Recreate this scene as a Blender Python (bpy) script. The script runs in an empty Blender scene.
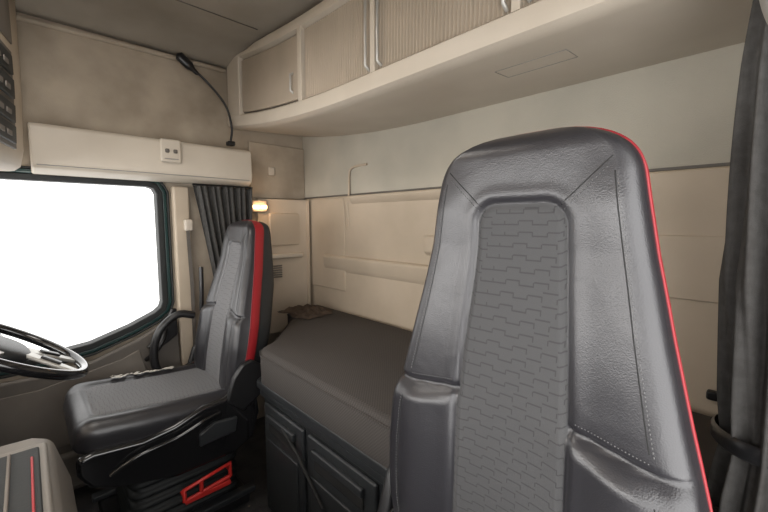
import bpy, bmesh, math, random
from mathutils import Vector, Matrix, noise
random.seed(4)
S=bpy.context.scene
COL=bpy.context.collection
# ------------------------------------------------------------ materials
def mat(name,col,rough=.6,metal=0,col2=None,nscale=6,bump=0,bscale=200,spec=.5,ndetail=4,contrast=(.35,.65),coat=0):
    m=bpy.data.materials.new(name);m.use_nodes=True
    nt=m.node_tree;b=nt.nodes['Principled BSDF']
    b.inputs['Base Color'].default_value=(*col,1);b.inputs['Roughness'].default_value=rough
    b.inputs['Metallic'].default_value=metal;b.inputs['Specular IOR Level'].default_value=spec
    b.inputs['Coat Weight'].default_value=coat
    tc=nt.nodes.new('ShaderNodeTexCoord')
    if col2:
        n=nt.nodes.new('ShaderNodeTexNoise');n.inputs['Scale'].default_value=nscale;n.inputs['Detail'].default_value=ndetail
        r=nt.nodes.new('ShaderNodeValToRGB');r.color_ramp.elements[0].position=contrast[0];r.color_ramp.elements[1].position=contrast[1]
        r.color_ramp.elements[0].color=(*col2,1);r.color_ramp.elements[1].color=(*col,1)
        nt.links.new(tc.outputs['Object'],n.inputs['Vector']);nt.links.new(n.outputs['Fac'],r.inputs['Fac']);nt.links.new(r.outputs['Color'],b.inputs['Base Color'])
    if bump:
        n2=nt.nodes.new('ShaderNodeTexNoise');n2.inputs['Scale'].default_value=bscale;n2.inputs['Detail'].default_value=2
        bp=nt.nodes.new('ShaderNodeBump');bp.inputs['Strength'].default_value=bump;bp.inputs['Distance'].default_value=.002
        nt.links.new(tc.outputs['Object'],n2.inputs['Vector']);nt.links.new(n2.outputs['Fac'],bp.inputs['Height']);nt.links.new(bp.outputs['Normal'],b.inputs['Normal'])
    return m
M={}
M['beige']=mat('beige_plastic',(.53,.445,.345),.55,col2=(.45,.375,.285),nscale=3,bump=.15)
M['door_beige']=mat('locker_door_beige',(.48,.41,.33),.4,col2=(.38,.325,.255),nscale=3,bump=.1)
M['cream']=mat('cream_plastic',(.60,.54,.455),.45,col2=(.53,.47,.39),nscale=3,bump=.1)
M['tan_fabric']=mat('tan_wall_fabric',(.46,.395,.315),.95,col2=(.29,.245,.19),nscale=3.2,bump=.5,bscale=350,spec=.1,ndetail=8,contrast=(.34,.60))
M['grey_fabric']=mat('grey_wall_fabric',(.50,.468,.395),.95,col2=(.42,.395,.335),nscale=3,bump=.5,bscale=300,spec=.1,ndetail=6)
M['ceiling']=mat('ceiling_fabric',(.37,.335,.285),.95,col2=(.30,.27,.225),nscale=3,bump=.4,bscale=300,spec=.1)
M['doorpanel']=mat('door_trim_plastic',(.13,.115,.10),.6,col2=(.10,.09,.078),nscale=5,bump=.2)
M['doorinlay']=mat('door_inlay',(.175,.155,.132),.65,col2=(.14,.122,.105),nscale=5,bump=.2)
M['rubber']=mat('black_rubber',(.014,.016,.016),.6,bump=.2)
M['teal']=mat('teal_paint',(.008,.04,.038),.35,coat=.5)
M['black']=mat('black_plastic',(.013,.013,.014),.32,bump=.15,bscale=400)
M['gloss']=mat('gloss_black_plastic',(.010,.010,.011),.14,coat=.5)
M['dgrey']=mat('dark_grey_plastic',(.025,.0275,.030),.42,bump=.25,bscale=350)
M['grey']=mat('grey_plastic',(.28,.27,.25),.45)
M['silver']=mat('silver_plastic',(.50,.49,.46),.35,metal=.4)
M['red']=mat('red_vinyl',(.36,.018,.025),.42,bump=.2,bscale=300)
M['pipe']=mat('red_piping',(.26,.013,.02),.5)
M['redplastic']=mat('red_plastic',(.55,.03,.025),.35)
M['floor']=mat('floor_mat_rubber',(.022,.022,.024),.7,col2=(.045,.043,.042),nscale=14,bump=.6,bscale=120)
M['curtain']=mat('curtain_cloth',(.085,.083,.08),.95,col2=(.065,.063,.06),nscale=60,bump=.5,bscale=600,spec=.1)
M['cloth']=mat('brown_cloth',(.085,.06,.042),.9,col2=(.05,.034,.025),nscale=30,bump=.5)
M['stitch']=mat('stitch_thread',(.11,.11,.11),.8)
M['flake']=mat('exposed_foam',(.55,.53,.48),.9)
M['dark']=mat('dark_gap',(.01,.01,.01),.8)
M['wood']=mat('dash_top',(.19,.172,.15),.5,bump=.2)

def seat_mat(name,fab,lin):
    m=bpy.data.materials.new(name);m.use_nodes=True
    nt=m.node_tree;N=nt.nodes;L=nt.links;N.clear()
    def math_(op,a,b=None,c=None):
        n=N.new('ShaderNodeMath');n.operation=op
        for i,v in enumerate((a,b,c)):
            if v is None: continue
            if isinstance(v,(int,float)): n.inputs[i].default_value=v
            else: L.new(v,n.inputs[i])
        return n.outputs[0]
    out=N.new('ShaderNodeOutputMaterial');mix=N.new('ShaderNodeMixShader')
    le=N.new('ShaderNodeBsdfPrincipled');fa=N.new('ShaderNodeBsdfPrincipled')
    at=N.new('ShaderNodeAttribute');at.attribute_name='sdf'
    L.new(math_('LESS_THAN',at.outputs['Fac'],0),mix.inputs[0])
    L.new(le.outputs[0],mix.inputs[1]);L.new(fa.outputs[0],mix.inputs[2]);L.new(mix.outputs[0],out.inputs[0])
    tc=N.new('ShaderNodeTexCoord')
    le.inputs['Roughness'].default_value=.35;le.inputs['Base Color'].default_value=(.018,.0175,.021,1);le.inputs['Specular IOR Level'].default_value=.8
    n=N.new('ShaderNodeTexVoronoi');n.inputs['Scale'].default_value=520
    n1=N.new('ShaderNodeTexNoise');n1.inputs['Scale'].default_value=13;n1.inputs['Detail'].default_value=2;n1.inputs['Distortion'].default_value=.8
    n4=N.new('ShaderNodeTexNoise');n4.inputs['Scale'].default_value=9;n4.inputs['Detail'].default_value=5
    for q in (n,n1,n4): L.new(tc.outputs['Object'],q.inputs['Vector'])
    L.new(math_('MULTIPLY_ADD',n4.outputs['Fac'],.22,.24),le.inputs['Roughness'])
    b=N.new('ShaderNodeBump');b.inputs['Strength'].default_value=.28;b.inputs['Distance'].default_value=.0013
    L.new(math_('MULTIPLY_ADD',n1.outputs['Fac'],4.0,math_('MULTIPLY',n.outputs['Distance'],.5)),b.inputs['Height']);L.new(b.outputs[0],le.inputs['Normal'])
    sep=N.new('ShaderNodeSeparateXYZ');L.new(tc.outputs['Object'],sep.inputs[0])
    hh=math_('SUBTRACT',sep.outputs['Z'],sep.outputs['X'])
    yy=math_('DIVIDE',sep.outputs['Y'],.021)
    row0=math_('FLOOR',math_('DIVIDE',hh,.034))
    cell=math_('FLOOR',math_('ADD',yy,math_('MULTIPLY',row0,.37)))
    wn=N.new('ShaderNodeTexWhiteNoise');wn.noise_dimensions='1D';L.new(cell,wn.inputs['W'])
    off=math_('MULTIPLY',math_('FLOOR',math_('MULTIPLY',wn.outputs['Value'],3)),.3333)
    v=math_('ADD',math_('DIVIDE',hh,.017),off)
    line=math_('LESS_THAN',math_('FRACT',v),.12)
    vl=math_('MULTIPLY',math_('LESS_THAN',math_('FRACT',math_('ADD',yy,math_('MULTIPLY',row0,.37))),.085),math_('LESS_THAN',math_('FRACT',math_('DIVIDE',hh,.017)),.38))
    pat=math_('MAXIMUM',line,vl)
    mc=N.new('ShaderNodeMix');mc.data_type='RGBA';L.new(pat,mc.inputs['Factor'])
    mc.inputs['A'].default_value=(fab,fab,fab*1.04,1);mc.inputs['B'].default_value=(lin,lin,lin*1.05,1)
    L.new(mc.outputs['Result'],fa.inputs['Base Color'])
    fa.inputs['Roughness'].default_value=.7;fa.inputs['Sheen Weight'].default_value=.1
    b2=N.new('ShaderNodeBump');b2.inputs['Strength'].default_value=.4;b2.inputs['Distance'].default_value=.001
    n3=N.new('ShaderNodeTexNoise');n3.inputs['Scale'].default_value=500;L.new(tc.outputs['Object'],n3.inputs['Vector'])
    L.new(math_('SUBTRACT',math_('MULTIPLY',n3.outputs['Fac'],.7),pat),b2.inputs['Height']);L.new(b2.outputs[0],fa.inputs['Normal'])
    return m
M['seat']=seat_mat('seat_leather_and_fabric',.043,.024)
M['seat_worn_lit']=seat_mat('seat_leather_and_worn_lit_fabric',.13,.08)  # driver seat copy: worn fabric, colour lightened further to stand in for window light
def bunk_mat():
    m=mat('mattress_fabric',(.105,.092,.08),.9,spec=.15)
    nt=m.node_tree;N=nt.nodes;L=nt.links;b=N['Principled BSDF'];tc=[n for n in N if n.type=='TEX_COORD'][0]
    ch=N.new('ShaderNodeTexChecker');ch.inputs['Scale'].default_value=200;ch.inputs['Color1'].default_value=(.086,.078,.073,1);ch.inputs['Color2'].default_value=(.060,.055,.052,1)
    L.new(tc.outputs['Object'],ch.inputs['Vector']);L.new(ch.outputs['Color'],b.inputs['Base Color'])
    return m
M['bunk']=bunk_mat()
def emis(name,col,s):
    m=bpy.data.materials.new(name);m.use_nodes=True;b=m.node_tree.nodes['Principled BSDF']
    b.inputs['Emission Color'].default_value=(*col,1);b.inputs['Emission Strength'].default_value=s;b.inputs['Base Color'].default_value=(*col,1);return m
M['lamp']=emis('warm_lamp_lens',(1,.58,.28),7)
def glassm():
    m=bpy.data.materials.new('window_glass');m.use_nodes=True;N=m.node_tree.nodes;N.clear();L=m.node_tree.links
    o=N.new('ShaderNodeOutputMaterial');t=N.new('ShaderNodeBsdfTransparent');g=N.new('ShaderNodeBsdfGlossy');g.inputs['Roughness'].default_value=.02
    x=N.new('ShaderNodeMixShader');x.inputs[0].default_value=.04;L.new(t.outputs[0],x.inputs[1]);L.new(g.outputs[0],x.inputs[2]);L.new(x.outputs[0],o.inputs[0]);return m
M['glass']=glassm()
# ------------------------------------------------------------ helpers
def group(name,loc):
    e=bpy.data.objects.new(name,None);e.location=loc;COL.objects.link(e);e.empty_display_size=.05;return e
def adopt(o,par):
    if par is not None:
        o.parent=par;o.matrix_parent_inverse=Matrix.Translation(-Vector(par.location))
    return o
def mk(name,verts,faces,mats,par=None,smooth=True,mi=None,bevel=0,seg=2):
    me=bpy.data.meshes.new(name);me.from_pydata([tuple(v) for v in verts],[],faces);me.update()
    if not isinstance(mats,(list,tuple)): mats=[mats]
    for k in mats: me.materials.append(M[k])
    if mi: 
        for p,i in zip(me.polygons,mi): p.material_index=i
    bm=bmesh.new();bm.from_mesh(me);bmesh.ops.recalc_face_normals(bm,faces=bm.faces);bm.to_mesh(me);bm.free()
    for p in me.polygons:p.use_smooth=smooth
    o=bpy.data.objects.new(name,me);COL.objects.link(o)
    if bevel:
        b=o.modifiers.new('bevel','BEVEL');b.width=bevel;b.segments=seg;b.limit_method='ANGLE';b.angle_limit=math.radians(35)
        w=o.modifiers.new('wn','WEIGHTED_NORMAL');w.keep_sharp=False
    return adopt(o,par)
def boxv(x0,x1,y0,y1,z0,z1,off=0):
    v=[(x,y,z) for x in(x0,x1) for y in(y0,y1) for z in(z0,z1)]
    f=[(0,1,3,2),(4,6,7,5),(0,4,5,1),(2,3,7,6),(0,2,6,4),(1,5,7,3)]
    return v,[tuple(i+off for i in q) for q in f]
def box(name,x0,x1,y0,y1,z0,z1,m,par=None,bevel=.004,seg=2):
    v,f=boxv(x0,x1,y0,y1,z0,z1);return mk(name,v,f,m,par,smooth=bevel>0,bevel=bevel,seg=seg)
def boxes(name,lst,m,par=None,bevel=0):
    V=[];Fc=[]
    for b in lst:
        v,f=boxv(*b,off=len(V));V+=v;Fc+=f
    return mk(name,V,Fc,m,par,smooth=bevel>0,bevel=bevel)
def prism(name,pts,axis,a0,a1,m,par=None,bevel=.004,seg=2,smooth=True):
    def c(p,a):
        q=list(p);q.insert('XYZ'.index(axis),a);return tuple(q)
    n=len(pts);V=[c(p,a0) for p in pts]+[c(p,a1) for p in pts]
    Fc=[tuple(range(n)),tuple(range(2*n-1,n-1,-1))]+[(i,(i+1)%n,n+(i+1)%n,n+i) for i in range(n)]
    return mk(name,V,Fc,m,par,smooth=smooth and bevel>0,bevel=bevel,seg=seg)
def catmull(pts,n=8):
    P=[Vector(p) for p in pts];P=[2*P[0]-P[1]]+P+[2*P[-1]-P[-2]];o=[]
    for i in range(1,len(P)-2):
        for k in range(n):
            t=k/n;a,b,c,d=P[i-1:i+3]
            o.append(.5*((2*b)+(c-a)*t+(2*a-5*b+4*c-d)*t*t+(3*b-a-3*c+d)*t**3))
    o.append(P[-2]);return o
def tube(name,splines,r,m,par=None,cyc=False,res=4):
    cu=bpy.data.curves.new(name,'CURVE');cu.dimensions='3D';cu.bevel_depth=r;cu.bevel_resolution=res;cu.use_fill_caps=True
    for pts in splines:
        sp=cu.splines.new('POLY');sp.points.add(len(pts)-1)
        for q,p in zip(sp.points,pts): q.co=(*p,1)
        sp.use_cyclic_u=cyc;sp.use_smooth=True
    cu.materials.append(M[m]);o=bpy.data.objects.new(name,cu);COL.objects.link(o)
    dg=bpy.context.evaluated_depsgraph_get();me=bpy.data.meshes.new_from_object(o.evaluated_get(dg));bpy.data.objects.remove(o)
    for p in me.polygons:p.use_smooth=True
    o=bpy.data.objects.new(name,me);COL.objects.link(o)
    return adopt(o,par)
def grid(name,rows,m,par=None,closed=False,capends=False,sdf=None,mi=None,thick=0):
    nr=len(rows);nc=len(rows[0]);V=[p for r in rows for p in r];Fc=[];MI=[]
    for i in range(nr-1):
        for j in range(nc if closed else nc-1):
            k=(j+1)%nc;Fc.append((i*nc+j,i*nc+k,(i+1)*nc+k,(i+1)*nc+j));MI.append(mi(i,j) if mi else 0)
    if capends:
        Fc.append(tuple(range(nc)));Fc.append(tuple((nr-1)*nc+j for j in range(nc)));MI+=[0,0]
    o=mk(name,V,Fc,m,par,mi=MI)
    if sdf:
        a=o.data.attributes.new('sdf','FLOAT','POINT');a.data.foreach_set('value',[x for r in sdf for x in r])
    if thick:
        s=o.modifiers.new('solid','SOLIDIFY');s.thickness=thick
    return o
def interp(x,xs,ys):
    if x<=xs[0]:return ys[0]
    for i in range(1,len(xs)):
        if x<=xs[i]:
            t=(x-xs[i-1])/(xs[i]-xs[i-1]);return ys[i-1]+(ys[i]-ys[i-1])*t
    return ys[-1]
def sst(a,b,x):
    t=min(1,max(0,(x-a)/(b-a)));return t*t*(3-2*t)
g2=lambda x,s:math.exp(-(x/s)**2)
# ------------------------------------------------------------ shell
YL,YR,XB,XF,ZC=2.2,-.22,1.36,-1.05,2.13
box('floor',XF,XB+.05,YR-.05,YL+.05,-.06,0,'floor',bevel=0)
rows=[]
for i in range(25):
    x=XF+(XB+.05-XF)*i/24;r=[]
    for j in range(25):
        y=YR-.05+(YL+.1-YR)*j/24
        e=max(0,(y-1.85)/.35);r.append((x,y,ZC+.02-.05*e*e-.06*max(0,(-x)/1.05)**2))
    rows.append(r)
grid('ceiling',rows,'ceiling',thick=-.05)
tube('trim_1',[[(.35,1.75,ZC+.016),(.85,1.75,ZC+.016)],[(.35,1.75,ZC+.016),(.35,.3,ZC+.018)]],.002,'doorpanel')
tube('trim_2',[[(-.2,2.19,2.07),(.3,2.19,2.08),(.86,2.19,2.085)]],.012,'tan_fabric')
hole=[(.455,1.43),(.485,1.42),(.5,1.39),(.5,.83),(.49,.80),(.46,.775),(.35,.725),(.19,.672),(0,.65),(-.3,.645),(-.62,.66),(-.66,.70),(-.60,1.1),(-.45,1.40),(-.41,1.43)]
def wall_poly():
    x0,x1,z0,z1=XF,XB+.05,0.0,2.2
    outer=[(x0,z0),(x1,z0),(x1,z1),(x0,z1)]
    bm=bmesh.new()
    def loop(pts,y):
        vs=[bm.verts.new((p[0],y,p[1])) for p in pts];es=[bm.edges.new((vs[i],vs[(i+1)%len(vs)])) for i in range(len(vs))];return vs,es
    allv=[]
    for y in (YL,YL+.05):
        a,ea=loop(outer,y);b,eb=loop(hole,y);bmesh.ops.triangle_fill(bm,edges=ea+eb,use_beauty=True);allv.append((a,b))
    for k in (0,1):
        A=allv[0][k];B=allv[1][k];n=len(A)
        for i in range(n): bm.faces.new((A[i],A[(i+1)%n],B[(i+1)%n],B[i]))
    bmesh.ops.recalc_face_normals(bm,faces=bm.faces)
    me=bpy.data.meshes.new('wall_left');bm.to_mesh(me);bm.free();me.materials.append(M['tan_fabric']);o=bpy.data.objects.new('wall_left',me);COL.objects.link(o)
wall_poly()
def offs(pts,d):
    c=Vector((sum(p[0] for p in pts)/len(pts),sum(p[1] for p in pts)/len(pts)));o=[];n=len(pts)
    for i in range(n):
        a=Vector(pts[i-1]);b=Vector(pts[i]);e=Vector(pts[(i+1)%n]);t=((b-a).normalized()+(e-b).normalized()).normalized();nn=Vector((-t.y,t.x))
        if nn.dot(b-c)<0:nn=-nn
        o.append(tuple(b+nn*d))
    return o
def ring(name,inn,out,y0,y1,m,par):
    n=len(inn);V=[(p[0],y0,p[1]) for p in inn]+[(p[0],y0,p[1]) for p in out]+[(p[0],y1,p[1]) for p in out]+[(p[0],y1,p[1]) for p in inn];F=[]
    for i in range(n):
        k=(i+1)%n
        for a in range(4):
            b=(a+1)%4;F.append((a*n+i,a*n+k,b*n+k,b*n+i))
    return mk(name,V,F,m,par,bevel=.004)
w=group('window_1',(0,YL,1.05))
ring('seal',offs(hole,-.008),offs(hole,.020),YL-.02,YL+.045,'rubber',w)
ring('painted_reveal',offs(hole,.021),offs(hole,.040),YL-.010,YL-.001,'teal',w)
ring('outer_seal',offs(hole,.041),offs(hole,.052),YL-.016,YL-.001,'rubber',w)
mk('pane',[(p[0],YL+.03,p[1]) for p in hole],[tuple(range(len(hole)))],'glass',w,smooth=False)
d=group('door_1',(0,YL,.4))
pts=[(-.75,.02),(.56,.02),(.56,.45),(.552,.73),(.50,.735),(.36,.665),(.19,.605),(0,.585),(-.75,.6)]
prism('door_card',pts,'Y',YL-.055,YL-.021,'doorpanel',d,bevel=.012,seg=3)
prism('card_inlay',[(-.5,.25),(.34,.25),(.40,.5),(.37,.62),(.3,.59),(.0,.53),(-.5,.53)],'Y',YL-.065,YL-.056,'doorinlay',d,bevel=.006)
prism('door_pocket',[(-.4,.05),(.4,.05),(.42,.22),(-.4,.22)],'Y',YL-.10,YL-.056,'doorpanel',d,bevel=.02,seg=3)
prism('handle_surround',[(.40,.62),(.45,.60),(.545,.66),(.545,.80),(.52,.80),(.47,.70)],'Y',YL-.075,YL-.056,'black',d,bevel=.008,seg=3)
tube('pull_handle',[catmull([(.40,YL-.06,.56),(.43,YL-.10,.60),(.47,YL-.10,.66),(.49,YL-.06,.71)])],.012,'black',d)
prism('trim_3',[(.565,.02),(.62,.02),(.64,1.43),(.56,1.43),(.56,.8)],'Y',YL-.05,YL-.001,'beige',bevel=.012,seg=3)
g=group('seat_belt',(.62,YL-.06,1.0))
box('guide',.60,.64,YL-.085,YL-.052,1.20,1.26,'cream',g,.008)
cv=[(.615,YL-.075,1.2),(.62,YL-.085,.9),(.62,YL-.085,.5),(.60,YL-.085,.12)]
mk('webbing',[(x-.009,y,z) for x,y,z in cv]+[(x+.009,y,z) for x,y,z in cv],[(i,i+1,5+i,4+i) for i in range(3)],'doorpanel',g)
tube('buckle_stalk',[catmull([(.66,YL-.11,1.01),(.655,YL-.12,.9),(.65,YL-.12,.78)])],.011,'black',g)
boxes('wall_right',[(XF,XB+.05,YR-.05,YR,0,.35),(XF,XB+.05,YR-.05,YR,1.6,2.2),(.6,XB+.05,YR-.05,YR,.35,1.6),(XF,-.7,YR-.05,YR,.35,1.6)],'tan_fabric')
boxes('wall_front',[(XF-.05,XF,YR-.05,YL+.05,0,.9),(XF-.05,XF,YR-.05,YL+.05,1.7,2.2)],'beige')
w=group('window_2',(XF,1,1.3));boxes('frame',[(XF-.03,XF+.02,YR,YL,.88,.92),(XF-.03,XF+.02,YR,YL,1.68,1.72)],'rubber',w)
box('pane',XF-.03,XF-.025,YR,YL,.92,1.68,'glass',w,0)
wb=box('wall_back',XB,XB+.05,YR-.05,YL+.05,0,2.2,'grey_fabric',bevel=0)
g=group('trim_4',(XB,1,1.05))
box('lower_moulding',XB-.022,XB-.001,-.2,2.17,.60,1.395,'beige',g,.01,3)
box('seam_strip',XB-.012,XB-.001,-.2,2.17,1.396,1.404,'doorpanel',g,0)
tube('recess_border',[catmull([(XB-.008,1.55,1.555),(XB-.008,1.66,1.552),(XB-.008,1.70,1.52),(XB-.012,1.70,1.40),(XB-.022,1.70,1.36),(XB-.022,1.69,1.2)],6)],.0065,'beige',g)
prism('left_moulding',[(1.72,.84),(2.15,.84),(2.15,1.385),(1.735,1.385),(1.72,1.30)],'X',XB-.030,XB-.018,'beige',g,bevel=.010,seg=4)
prism('upper_ledge',[(XB-.021,1.345),(XB-.04,1.365),(XB-.045,1.385),(XB-.04,1.392),(XB-.021,1.392)],'Y',.75,1.66,'beige',g,bevel=.004,seg=3)
prism('upper_pocket',[(XB-.021,1.09),(XB-.038,1.11),(XB-.042,1.17),(XB-.036,1.185),(XB-.021,1.185)],'Y',.9,1.12,'beige',g,bevel=.006,seg=3)
prism('lower_ledge',[(XB-.021,.95),(XB-.04,.98),(XB-.048,1.035),(XB-.042,1.045),(XB-.021,1.05)],'Y',1.02,1.92,'beige',g,bevel=.005,seg=3)
box('hatch',XB-.030,XB-.02,.02,.24,1.03,1.21,'beige',g,.004,3)
box('latch',XB-.045,XB-.021,.075,.105,.765,.79,'black',g,.006,3)
g=group('trim_5',(1.2,YL,1.0))
pts=[(1.02,YL-.001),(1.02,2.165),(1.12,2.14),(1.25,2.13),(1.315,2.10),(XB-.048,2.06),(XB-.046,YL-.001)]
prism('corner_column',pts,'Z',.55,1.385,'beige',g,bevel=.012,seg=3)
box('niche',1.07,1.28,2.118,2.135,1.10,1.30,'beige',g,.01,3)
box('niche_lip',1.05,1.29,2.10,2.135,1.02,1.05,'cream',g,.01,3)
boxes('vent',[(1.09,1.15,2.125,2.14,.90+k*.014,.907+k*.014) for k in range(6)],'doorinlay',g)
g=group('fabric_panel',(1.1,YL,1.5))
box('panel',.985,XB-.001,YL-.02,YL-.001,1.39,1.72,'tan_fabric',g,.006)
box('socket',1.10,1.14,YL-.032,YL-.019,1.53,1.58,'cream',g,.005)
# ------------------------------------------------------------ side shelf above door
g=group('side_shelf',(.4,2.12,1.55))
pts=[(YL-.022,1.447),(2.09,1.447),(2.055,1.465),(2.045,1.50),(2.05,1.62),(2.065,1.64),(YL-.022,1.66)]
prism('body',pts,'X',.035,.94,'cream',g,bevel=.008,seg=3)
tube('seam',[[(.05,2.046,1.475),(.92,2.046,1.475)]],.002,'grey',g)
g=group('switch_panel',(.53,2.05,1.58))
box('plate',.485,.575,2.028,2.044,1.53,1.64,'cream',g,.008,3)
for k,x in enumerate((.513,.548)): box('button_%d'%k,x-.009,x+.009,2.02,2.03,1.575,1.593,'doorpanel',g,.004)
box('slot',.50,.56,2.024,2.03,1.545,1.549,'grey',g,0)
g=group('reading_lamp',(.84,2.13,1.67))
p=catmull([(.845,2.10,1.68),(.85,2.09,1.76),(.82,2.09,1.87),(.74,2.10,1.965),(.665,2.10,2.02)],10)
tube('gooseneck',[p],.006,'black',g)
hd=[]
a=Vector((.695,2.10,1.995));b=Vector((.595,2.095,2.07));ax=(b-a).normalized();s1=ax.cross(Vector((0,1,0))).normalized();s2=ax.cross(s1)
for i in range(13):
    t=i/12;c=a.lerp(b,t);R=interp(t,[0,.04,.25,.45,.9,.97,1],[.004,.010,.013,.024,.024,.019,.004])
    hd.append([c+s1*R*math.cos(k*math.pi/8)+s2*R*.7*math.sin(k*math.pi/8) for k in range(16)])
grid('head',hd,'black',g,closed=True,capends=True)
box('base',.825,.865,2.08,2.12,1.661,1.685,'black',g,.006)
g=group('courtesy_lamp',(1.0,2.15,1.35))
box('housing',.965,1.06,2.12,YL-.001,1.305,1.375,'beige',g,.01,3)
box('lens',.968,1.01,2.110,2.122,1.322,1.345,'lamp',g,.008,3)
box('lens_b',1.018,1.055,2.110,2.122,1.322,1.345,'lamp',g,.008,3)
# ------------------------------------------------------------ overhead lockers
dz=lambda y:.1*(max(0,y-1.1)/1.1)**2
g=group('overhead_locker',(1.1,1,1.9))
prof=[(XB-.001,1.705),(1.2,1.695),(1.0,1.683),(.91,1.677),(.884,1.680),(.870,1.69),(.866,1.705),(.868,1.742),(.878,1.75),(.90,1.756),(.90,2.035),(.892,2.04),(.876,2.045),(.872,2.06),(.878,2.085),(.90,2.105),(.96,2.118),(XB-.001,2.118)]
rows=[]
for i in range(61):
    y=-.19+2.375*i/60
    rows.append([(x,y,min(z+dz(y),2.128 if z<2.1 else 2.14)) for x,z in prof])
o=grid('carcass',rows,'cream',g,closed=True,capends=True)
e=o.modifiers.new('es','EDGE_SPLIT');e.split_angle=math.radians(32)
def yslab(name,y0,y1,x0,x1,z0,z1,m,n=12,bev=.004):
    rows=[]
    for i in range(n+1):
        y=y0+(y1-y0)*i/n;q=dz(y);rows.append([(x0,y,z0+q),(x0,y,z1+q),(x1,y,z1+q),(x1,y,z0+q)])
    o=grid(name,rows,m,g,closed=True,capends=True)
    b=o.modifiers.new('bevel','BEVEL');b.width=bev;b.segments=3;b.limit_method='ANGLE';b.angle_limit=math.radians(40)
    w_=o.modifiers.new('wn','WEIGHTED_NORMAL');return o
yslab('end_post',2.03,2.185,.872,.90,1.735,2.05,'cream')
yslab('door_gap',1.45,2.028,.894,.90,1.757,2.033,'doorpanel')
yslab('flat_door',1.458,2.02,.884,.896,1.762,2.027,'door_beige')
yslab('post_1',1.415,1.445,.874,.90,1.745,2.045,'cream')
def reeded(name,y0,y1):
    n=int((y1-y0)/.0016);rows=[]
    for z in (1.757,2.035):
        rows.append([(.894+.0042*math.cos(2*math.pi*(y0+(y1-y0)*j/n)/.0135),y0+(y1-y0)*j/n,z+dz(y0+(y1-y0)*j/n)) for j in range(n+1)])
    grid(name,rows,'door_beige',g)
for k,(a,b) in enumerate([(.985,1.41),(.475,.965),(.0,.455),(-.18,-.02)]): reeded('tambour_door_%d'%k,a,b)
for k,y in enumerate((.975,.465,-.01)): yslab('post_%d'%(k+2),y-.012,y+.012,.876,.90,1.745,2.045,'cream')
for k,y in enumerate((1.005,.945,.495,.437,1.50)):
    h0,h1=(1.79,1.88) if y>1.4 else (1.765,2.02)
    tube('pull_%d'%k,[[(.892,y,h0+dz(y)),(.872,y,h0+.012+dz(y)),(.872,y,h1-.012+dz(y)),(.892,y,h1+dz(y))]],.0055,'silver',g)
tube('underside_hatch',[[(1.02,.40,1.683),(1.10,.40,1.688),(1.10,.60,1.688),(1.02,.60,1.683)]],.0008,'grey',g,cyc=True)
# ------------------------------------------------------------ front overhead console
g=group('front_overhead_console',(-.4,1.2,1.75))
rows=[]
A=[(-.20,.2),(-.20,.9),(-.145,1.25),(-.055,1.65),(-.012,1.84),(.012,1.96),(.016,2.0),(.0,2.03)]
def ax_(y): return interp(y,[q[1] for q in A],[q[0] for q in A])
for i in range(61):
    y=.2+1.83*i/60;x=ax_(y);zb=1.40+.035*sst(1.2,2.0,y)
    rows.append([(-1.0,y,zb-.02),(x-.10,y,zb),(x-.03,y,zb+.004),(x-.012,y,zb+.02),(x,y,zb+.08),(x+.008,y,zb+.3),(x+.012,y,2.08),(-1.0,y,2.06)])
grid('shell',rows,'beige',g,closed=True,capends=True)
def cface(name,y0,y1,z0,z1,m,out=.008,bev=.003):
    n=6;rows=[]
    for i in range(n+1):
        y=y0+(y1-y0)*i/n;x=ax_(y);xx=lambda z:x+.008*min(1,max(0,(z-1.5)/.2))
        rows.append([(x-.03,y,z0),(xx(z0)+out,y,z0),(xx(z1)+out,y,z1),(x-.03,y,z1)])
    o=grid(name,rows,m,g,closed=True,capends=True)
    b=o.modifiers.new('bevel','BEVEL');b.width=bev;b.segments=2;b.limit_method='ANGLE';b.angle_limit=math.radians(40)
cface('radio_bezel',1.45,1.86,1.50,1.83,'doorpanel',.006)
for k,(z0,z1) in enumerate(((1.515,1.575),(1.585,1.645),(1.665,1.73),(1.745,1.81))):
    cface('device_%d'%k,1.48,1.835,z0,z1,'rubber',.012)
    for q in range(4): cface('key_%d_%d'%(k,q),1.53+q*.07,1.57+q*.07,z0+.018,z0+.034,'doorinlay',.015,.001)
cface('upper_flap',1.40,1.88,1.86,2.03,'doorinlay',.006)
# ------------------------------------------------------------ bunk
g=group('bunk_bed',(1.0,.7,.4))
ol=[(.655,-.16),(.652,1.40),(.675,1.45),(.76,1.50),(1.02,1.80),(1.07,1.93),(1.12,1.97),(XB-.05,1.97),(XB-.05,-.16)]
def ins(pts,d):return offs(pts,-d)
rows=[]
for dd,z in ((.02,.590),(.004,.594),(0,.605),(0,.70),(.004,.715),(.014,.727),(.03,.732)):
    rows.append([(x,y,z) for x,y in ins(ol,dd)])
o=grid('mattress',rows,'bunk',g,closed=True,capends=True)
o.modifiers.new('es','EDGE_SPLIT').split_angle=math.radians(50)
tube('mattress_piping',[[(x,y,.712) for x,y in ins(ol,-.0005)]],.003,'bunk',g,cyc=True)
base=[(.69,-.15),(.69,1.46),(.76,1.52),(1.06,1.80),(1.10,1.9),(XB-.03,1.9),(XB-.03,-.15)]
prism('base_cabinet',base,'Z',.003,.545,'dgrey',g,bevel=.008)
top=[(.662,-.155),(.662,1.47),(.71,1.51),(1.05,1.82),(1.09,1.94),(XB-.03,1.94),(XB-.03,-.155)]
prism('top_rail',top,'Z',.552,.588,'dgrey',g,bevel=.008)
prism('under_rail',[(x+.014 if x<1 else x,y) for x,y in top],'Z',.515,.545,'dgrey',g,bevel=.006)
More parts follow.
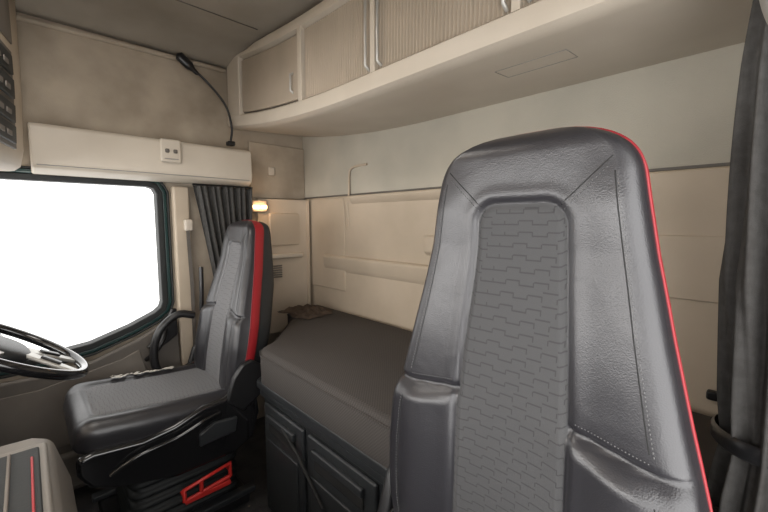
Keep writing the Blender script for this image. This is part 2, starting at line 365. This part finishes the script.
for k,(y0,y1) in enumerate(((1.13,1.43),(.74,1.10),(.30,.71),(-.12,.27))):
    box('drawer_front_%d'%k,.674,.692,y0,y1,.06,.50,'dgrey',g,.008,3)
    box('drawer_panel_%d'%k,.666,.676,y0+.03,y1-.03,.09,.36,'dgrey',g,.006,3)
    box('drawer_handle_recess_%d'%k,.668,.676,y0+.05,y1-.05,.395,.455,'dark',g,.004)
    box('drawer_handle_%d'%k,.658,.676,y0+.045,y1-.045,.44,.47,'dgrey',g,.006,3)
tube('retaining_strap',[[(.660,1.25,.46),(.655,1.14,.42),(.655,.98,.30)]],.006,'dark',g)
rows=[]
for i in range(26):
    r=[]
    for j in range(26):
        u=i/25-.5;v=j/25-.5
        edge=max(0,1-(2*max(abs(u),abs(v)))**4)
        z=.737+edge*(.010+.035*abs(noise.noise(Vector((u*4,v*5,2))))+.012*noise.noise(Vector((u*11,v*11,5))))
        r.append((1.13+u*.22+.03*noise.noise(Vector((v*4,1,u))),1.81+v*.26+.03*noise.noise(Vector((u*4,7,v))),z))
    rows.append(r)
grid('brown_blanket',rows,'cloth')
# ------------------------------------------------------------ seats
def sdbox(y,h,hw,h0,h1,r):
    cy=abs(y)-(hw-r);ch=abs(h-(h0+h1)/2)-((h1-h0)/2-r)
    return math.hypot(max(cy,0),max(ch,0))+min(max(cy,ch),0)-r
def make_seat(name,cy,x0,z0,lean,redw,sm):
    H=.77;hc=H-.40
    g=group(name,(x0-.1,cy,0))
    def wd(d):
        w=interp(d,[0,.05,.10,.17,.27,.37,.41,.46,.54,.64,.77],[.136,.142,.150,.162,.183,.206,.216,.228,.236,.238,.232])
        if d<.075: w*= (max(0,1-(1-d/.075)**2.6))**(1/2.4)
        return max(w,.004)
    hwf=lambda d:.066+.020*sst(.1,.45,d)+.004*sst(.45,.7,d)
    crease=lambda s:hc-.03*(s-.35)
    def fx(h,y):
        d=H-h;w=wd(d);s=min(abs(y)/w,1)
        c=crease(s);k=sst(c+.004,c-.030,h)
        bl=.026*g2(s-.72,.27)*(.35+.65*sst(-.05,.15,h));bu=.008*g2(s-.8,.25)*sst(0.03,.12,d)
        x=lean*h - .018*math.sin(math.pi*min(1,max(0,(h)/.6))) - .012*sst(H-.25,H,h)
        x-= (bl*k+bu*(1-k))
        hw=hwf(d)
        sd=sdbox(y,h,hw,-.2,H-.105,.03)
        x+=.005*g2(sd,.005) - .002*g2(sd-.014,.010)
        if abs(y)>hw: x+=.010*g2(h-c,.0055)
        return x,sd
    ds=[0.0004,.0015,.004,.008,.013]+[.019+.005*i for i in range(int((H-.02)/.005)+1)]
    rows=[];SD=[];kinds=None;pipeL=[];pipeR=[]
    for d in ds:
        h=H-d;w=wd(d);T=interp(d,[0,.12,.3,.5,.77],[.105,.125,.15,.15,.14])
        gt=(max(0.0,1-(1-min(d,.035)/.035)**2))**.5*.9+.1
        half=[]
        yin=min(.100,.7*w)
        ys=[yin*i/24 for i in range(24)]+[yin+(.86*w-yin)*i/22 for i in range(23)]
        for y in ys:
            x,sd=fx(h,y);half.append((y,x,sd,0))
        xe,_=fx(h,.86*w)
        base=lean*h-.012*sst(H-.25,H,h)
        r=.024
        for a in (18,36,54,72,90):
            t=math.radians(a);half.append((.86*w+.14*w*math.sin(t),xe+r*(1-math.cos(t)),1,0))
        xs=xe+r
        X1=max(base+.028,xs+.006);X2=X1+redw
        half.append((w,X1-.001,1,0));half.append((w*1.002,X1,1,1));half.append((w*.995,(X1+X2)/2,1,1));half.append((w*.965,X2,1,1));half.append((w*.955,X2+.002,1,2))
        Tb=base+T
        for a in (0,22,45,67,90):
            t=math.radians(a);half.append((.74*w+.20*w*math.cos(t),X2+.015+(Tb-X2-.015)*math.sin(t),1,2))
        for s in (.6,.4,.2,0): half.append((s*w,Tb+.004*(1-s),1,2))
        xm=base+.05
        half=[(y,xm+(x-xm)*gt,sd,k) for y,x,sd,k in half]
        pp=(w*1.002,xm+(X1-xm)*gt)
        pipeR.append(Vector((x0+pp[1],cy-pp[0],z0+h+.0003)));pipeL.append(Vector((x0+pp[1],cy+pp[0],z0+h+.0003)))
        full=half+[(-y,x,sd,k) for y,x,sd,k in half[-2:0:-1]]
        rows.append([(x0+x,cy+y,z0+h) for y,x,sd,k in full]);SD.append([q[2] for q in full])
        kinds=[q[3] for q in full]
    nc=len(kinds)
    def mi(i,j):
        a=kinds[j];b=kinds[(j+1)%nc]
        if a==1 and b==1:return 1
        return 2 if (a==2 or b==2) else 0
    grid('backrest',rows,[sm,'red','dgrey'],g,closed=True,capends=True,sdf=SD,mi=mi)
    tube('piping',[pipeL[::-1]+pipeR],.0020,'pipe',g)
    def sp(y,h,o=.0006):
        x,_=fx(h,y);return Vector((x0+x-o,cy+y,z0+h))
    st=[]
    def stitch(f,n):
        pts=[f(i/n) for i in range(n+1)]
        for i in range(0,n,2): st.append([pts[i],pts[i].lerp(pts[i+1],.75)])
    yc=lambda t:.096+t*(.84*wd(.40)-.096)
    for sgn in (-1,1):
        stitch(lambda t:sp(sgn*.855*wd(.075+t*.32),H-.075-t*.32),130)
        stitch(lambda t:sp(sgn*.855*wd(.44+t*.3),H-.44-t*.3),110)
        stitch(lambda t:sp(sgn*(.064+t*(.052)),H-.114+t*.052),28)
        stitch(lambda t:sp(sgn*yc(t),crease(yc(t)/wd(.4))+.014),44)
    tube('stitching',st,.0007,'stitch',g,res=1)
    wl=[]
    for sgn in (-1,1):
        wl.append([sp(sgn*.835*wd(.07+t/40*.32),H-.07-t/40*.32,-.0003) for t in range(41)])
        wl.append([sp(sgn*.835*wd(.44+t/40*.3),H-.44-t/40*.3,-.0003) for t in range(41)])
        wl.append([sp(sgn*(.060+t/10*.058),H-.108+t/10*.056,-.0003) for t in range(11)])
    tube('seam_welts',wl,.0009,'dark',g,res=2)
    L0,L1=x0-.51,x0+.05
    rows=[];SD=[]
    n=60
    for i in range(n+1):
        t=i/n;x=L0+(L1-L0)*t
        e=min(t/.13,1);cap=(1-(1-e)**2.4)**(1/2.2) if e>0 else 0
        cap=max(cap,.02)
        e2=min((1-t)/.06,1);cap*=max(.3,(1-(1-e2)**2)**.5)
        wq=(.235+.012*math.sin(math.pi*t))*(.80+.20*cap);ht=.062*cap
        zc=z0-.01+.045*(1-t)**1.3-.02*(1-cap)
        r=[];sr=[]
        for k in range(96):
            a=2*math.pi*k/96;c=math.cos(a);s=math.sin(a)
            yy=wq*math.copysign(abs(c)**.42,c);zz=ht*math.copysign(abs(s)**.6,s)
            sd=1
            if s>0:
                sd=sdbox(yy,(t-.12)*.56,.165,0,1.3,.05) 
                zz+=.016*g2(abs(yy)/wq-.85,.16)*cap-.008*g2(sd,.010)*cap
            r.append((x,cy+yy,zc+zz));sr.append(sd if s>0.05 else 1)
        rows.append(r);SD.append(sr)
    grid('cushion',rows,[sm],g,closed=True,capends=True,sdf=SD)
    zb=z0-.075
    X=lambda v:x0-.02+v
    prism('seat_pan',[(X(-.455),zb+.035),(X(-.42),zb-.03),(X(-.38),zb-.06),(X(.10),zb-.09),(X(.12),zb+.05),(X(-.2),zb+.03)],'Y',cy-.22,cy+.22,'gloss',g,bevel=.02,seg=4)
    for k,sy in enumerate((-1,1)):
        ya,yb=(cy+sy*.226,cy+sy*.262)
        pr=[(X(-.485),zb+.075),(X(-.44),zb+.085),(X(-.30),zb+.070),(X(-.20),zb+.085),(X(-.10),zb+.12),(X(-.02),zb+.125),(X(.06),zb+.16),(X(.12),zb+.13),(X(.13),zb+.02),(X(.10),zb-.08),(X(.02),zb-.12),(X(-.2),zb-.12),(X(-.36),zb-.075),(X(-.45),zb-.04),(X(-.485),zb+.02)]
        prism('side_shroud_%d'%k,pr,'Y',min(ya,yb),max(ya,yb),'gloss',g,bevel=.016,seg=4)
        prism('recliner_cover_%d'%k,[(X(-.01),zb+.11),(X(.02),zb+.20),(X(.06),zb+.25),(X(.10),zb+.26),(X(.155),zb+.22),(X(.14),zb+.10),(X(.06),zb+.05)],'Y',min(cy+sy*.240,cy+sy*.268),max(cy+sy*.240,cy+sy*.268),'black',g,bevel=.01,seg=3)
        tube('adjuster_%d'%k,[catmull([(X(-.40),cy+sy*.268,zb-.01),(X(-.32),cy+sy*.28,zb+.03),(X(-.2),cy+sy*.28,zb+.045),(X(-.10),cy+sy*.28,zb+.075),(X(-.04),cy+sy*.268,zb+.08)])],.008,'gloss',g)
        prism('control_block_%d'%k,[(X(-.12),zb-.03),(X(.02),zb-.02),(X(.03),zb+.04),(X(-.06),zb+.05),(X(-.12),zb+.02)],'Y',min(cy+sy*.258,cy+sy*.275),max(cy+sy*.258,cy+sy*.275),'dgrey',g,bevel=.006)
    zl=zb-.10
    nb=6;rows=[]
    for i in range(nb*4+1):
        z=.05+(zl-.05)*i/(nb*4);q=.012*math.cos(i*math.pi/2);xa,xb2=X(-.33)-q,X(.05)+q;ya,yb=cy-.18-q,cy+.18+q
        rr=.04;loop=[]
        for (px,py,a0) in ((xb2-rr,yb-rr,0),(xa+rr,yb-rr,90),(xa+rr,ya+rr,180),(xb2-rr,ya+rr,270)):
            for a in (0,30,60,90): loop.append((px+rr*math.cos(math.radians(a0+a)),py+rr*math.sin(math.radians(a0+a)),z))
        rows.append(loop)
    grid('suspension_bellows',rows,'rubber',g,closed=True,capends=True)
    box('base_plate',X(-.40),X(.10),cy-.21,cy+.21,.001,.05,'black',g,.012,3)
    for k,sy in enumerate((-1,1)): box('slide_rail_%d'%k,X(-.42),X(.12),cy+sy*.20-.02,cy+sy*.20+.02,.05,.075,'dgrey',g,.005)
    return g
ds_=make_seat('truck_seat',1.755,.575,.485,.215,.042,'seat_worn_lit')
ps_=make_seat('truck_seat',.258,.502,.610,.026,.042,'seat')
V=[];Fc=[]
for i in range(46):
    t=.30+.42*random.random();x=(.575-.51)+.56*t
    cy_=1.755+.205-.03*random.random();zt=.485-.01+.045*(1-t)**1.3+.062+.012
    n0=len(V);rr=.003+.006*random.random();kk=random.randint(4,6)
    for q in range(kk):
        a=2*math.pi*q/kk+random.random()*.5;V.append((x+rr*1.6*math.cos(a)*(.5+random.random()),cy_+rr*math.sin(a)*(.5+random.random()),zt+.001))
    Fc.append(tuple(range(n0,n0+kk)))
mk('worn_patches',V,Fc,'flake',ds_,smooth=False)
tube('red_lever_frame',[[(.37,1.47,.20),(.37,1.47,.245),(.54,1.47,.275),(.54,1.47,.22)],[(.37,1.47,.20),(.54,1.47,.22)],[(.43,1.47,.21),(.43,1.47,.255)],[(.37,1.5,.222),(.37,1.47,.222)],[(.54,1.5,.248),(.54,1.47,.248)]],.008,'redplastic',ds_)
box('red_lever_grip',.37,.54,1.462,1.478,.187,.208,'redplastic',ds_,.005)
tube('armrest',[catmull([(.60,2.04,.77),(.53,2.045,.785),(.46,2.045,.74),(.42,2.045,.66),(.415,2.045,.56),(.44,2.04,.50)],8)],.019,'black',ds_)
# ------------------------------------------------------------ steering wheel
g=group('steering_wheel',(-.08,1.75,.83))
C=Vector((-.075,1.75,.84));th=math.radians(33)
ex=Vector((math.cos(th),0,-math.sin(th)));ey=Vector((0,1,0));en=Vector((math.sin(th),0,math.cos(th)))
R=.24
tube('rim',[[C+ex*R*math.cos(t*math.pi/32)+ey*R*math.sin(t*math.pi/32) for t in range(64)]],.0165,'gloss',g,cyc=True,res=6)
rows=[]
for i in range(9):
    rr=[.0,.05,.075,.09,.095,.09,.07,.04,.0][i];zz=[.012,.012,.008,.0,-.012,-.03,-.05,-.06,-.06][i]
    rows.append([C+ex*max(rr,.001)*math.cos(k*math.pi/14)*.85+ey*max(rr,.001)*1.1*math.sin(k*math.pi/14)+en*zz for k in range(28)])
grid('hub',rows,'dgrey',g,closed=True,capends=True)
for k,a in enumerate((15,165,250,290)):
    t=math.radians(a);dr=ey*math.cos(t)-ex*math.sin(t)
    side=en.cross(dr).normalized();p0=C+dr*.07;p1=C+dr*(R-.004);V=[]
    for p,wd_ in ((p0,.032),(p1,.018)):
        for s in (-1,1):
            for q in (-.006,.006): V.append(p+side*s*wd_+en*(q-.004))
    bf=[(0,1,3,2),(4,6,7,5),(0,4,5,1),(2,3,7,6),(0,2,6,4),(1,5,7,3)]
    mk('spoke_%d'%k,V,bf,'silver',g,bevel=.004)
    c=C+dr*.14+en*.006
    mk('spoke_button_%d'%k,[c+dr*a_*.03+side*b_*.013+en*c_ for a_ in(-1,1) for b_ in(-1,1) for c_ in(-.004,.004)],bf,'black',g,bevel=.003)
tube('column',[[C-en*.05,C-en*.35-ex*.12]],.045,'dgrey',g)
# ------------------------------------------------------------ dashboard
g=group('dashboard',(-.5,1.0,.5))
prism('main_body',[(-1.0,.02),(-.45,.02),(-.32,.45),(-.26,.70),(-.30,.86),(-.45,.93),(-1.0,.95)],'Y',-.18,2.08,'doorpanel',g,bevel=.02,seg=4)
pr=[(-.30,.30),(-.04,.30),(.035,.50),(.045,.60),(.015,.715),(-.02,.73),(-.30,.74)]
prism('centre_console',pr,'Y',.70,1.22,'wood',g,bevel=.018,seg=4)
box('tray_surround',-.29,.006,.72,1.135,.728,.746,'wood',g,.008,3)
box('tray',-.28,-.008,.73,1.11,.742,.750,'rubber',g,.004)
tube('red_trim',[[(-.020,1.06,.751),(-.020,.74,.751)]],.0022,'red',g)
tube('tray_rib',[[(-.055,1.10,.752),(-.055,.74,.752)]],.003,'doorinlay',g)
g=group('floor_mat',(.3,1.2,.0))
prism('mat_sheet',[(-.3,1.26),(.60,1.26),(.66,1.40),(.66,1.46),(-.3,1.46)],'Z',.001,.014,'floor',g,bevel=.005)
boxes('ribs',[(-.28,.60,1.28+k*.022,1.286+k*.022,.013,.018) for k in range(8)],'black',g)
g=group('engine_tunnel_cover',(.2,.9,.0))
prism('cover',[(-.25,.60),(.62,.60),(.64,.72),(.64,1.18),(.58,1.24),(-.25,1.24)],'Z',.001,.05,'dgrey',g,bevel=.02,seg=3)
# ------------------------------------------------------------ curtains
rows=[]
for i in range(40):
    t=i/39;z=1.435-t*.80
    xa=interp(t,[0,.2,.8,1],[.640,.67,.75,.76]);xb2=interp(t,[0,.2,.8,1],[.955,.95,.94,.93]);r=[]
    for j in range(121):
        s=j/120;ph=s*math.pi*2*9
        r.append((xa+(xb2-xa)*s+.006*math.sin(ph*.5+t*3),2.10+.028*(.6+.4*t)*math.sin(ph+.8*math.sin(t*4)),z))
    rows.append(r)
g=group('curtain',(.8,2.1,1.1));grid('cloth',rows,'curtain',g,thick=.002)
tube('rail',[[(.64,2.10,1.44),(.96,2.10,1.44)]],.005,'black',g)
g=group('curtain',(.9,.02,1.1))
rows=[]
for i in range(60):
    t=i/59;z=1.60-t*.855
    k=interp(z,[.45,.80,.87,.95,1.15,1.5,1.6],[1.05,.97,.86,.97,1.08,.82,.72]);r=[]
    for j in range(180):
        a=2*math.pi*j/180
        rr=1+.13*math.sin(11*a+1.5*math.sin(z*3))+.05*math.sin(23*a+z*4)
        r.append((.90+.13*k*rr*math.cos(a),-.015+.072*k*rr*math.sin(a)+.01*math.sin(z*5),z))
    rows.append(r)
grid('cloth',rows,'curtain',g,closed=True,capends=True)
rows=[]
for z in (.86,.865,.885,.89):
    e=.004 if z in(.865,.885) else 0
    rows.append([(.90+(.122+e)*math.cos(a*math.pi/24),-.015+(.072+e)*math.sin(a*math.pi/24),z-.02*math.cos(a*math.pi/24)) for a in range(48)])
grid('tie_strap',rows,'black',g,closed=True)
# rounded belt-anchor cover on an arm from the passenger-side pillar
g=group('belt_anchor_cover',(.66,0,1.55))
rows=[]
for i in range(19):
    t=i/18;z=1.475+.17*t;k=max(.05,math.sin(math.pi*min(1,.04+.92*t)))**.45
    rows.append([(.66+.040*k*math.cos(q*math.pi/12),.022+.024*k*math.sin(q*math.pi/12)-.012*(1-t),z) for q in range(24)])
grid('shell',rows,'grey',g,closed=True,capends=True)
rows=[[(.66+(.0405 if b else .038)*math.cos(q*math.pi/12)*1.02,.0155+(.0245 if b else .022)*math.sin(q*math.pi/12)*1.02,z) for q in range(24)] for z,b in ((1.53,0),(1.533,1),(1.539,1),(1.542,0))]
grid('shadow_gap',rows,'dark',g,closed=True)
box('pillar_arm',.64,.69,-.219,.01,1.56,1.60,'grey',g,.01,3)
# ------------------------------------------------------------ lights
W=bpy.data.worlds.new('sky');S.world=W;W.use_nodes=True
bg=W.node_tree.nodes['Background'];bg.inputs[0].default_value=(1,.99,.97,1);bg.inputs[1].default_value=2.3
def area(name,loc,rot,sx,sy,p,col=(1,1,1)):
    l=bpy.data.lights.new(name,'AREA');l.shape='RECTANGLE';l.size=sx;l.size_y=sy;l.energy=p;l.color=col
    o=bpy.data.objects.new(name,l);o.location=loc;o.rotation_euler=rot;COL.objects.link(o);return o
area('daylight_windshield',(XF+.03,1.0,1.3),(0,math.radians(-90),0),.74,2.2,33,(1,.98,.96))
area('daylight_doorway',(-.05,YR+.01,1.0),(math.radians(90),0,0),1.2,1.2,12,(1,.98,.97))
area('ceiling_fill_light',(-.05,1.2,2.08),(0,0,0),.5,.5,8,(1,.95,.89))  # added fill light under the ceiling, not a real lamp of the cab
pl=bpy.data.lights.new('courtesy_lamp_bulb','POINT');pl.energy=.35;pl.color=(1,.6,.3);pl.shadow_soft_size=.02
po=bpy.data.objects.new('courtesy_lamp_bulb',pl);po.location=(1.01,2.085,1.33);COL.objects.link(po)
# ------------------------------------------------------------ camera
cam=bpy.data.cameras.new('camera');cam.sensor_width=36;cam.lens=375/768*36;cam.clip_start=.02
co=bpy.data.objects.new('camera',cam);COL.objects.link(co);co.location=(0,0,1.25)
co.rotation_euler=(math.radians(90-5.3),0,math.radians(-43.7));S.camera=co
S.view_settings.view_transform='Standard'
S.view_settings.exposure=0
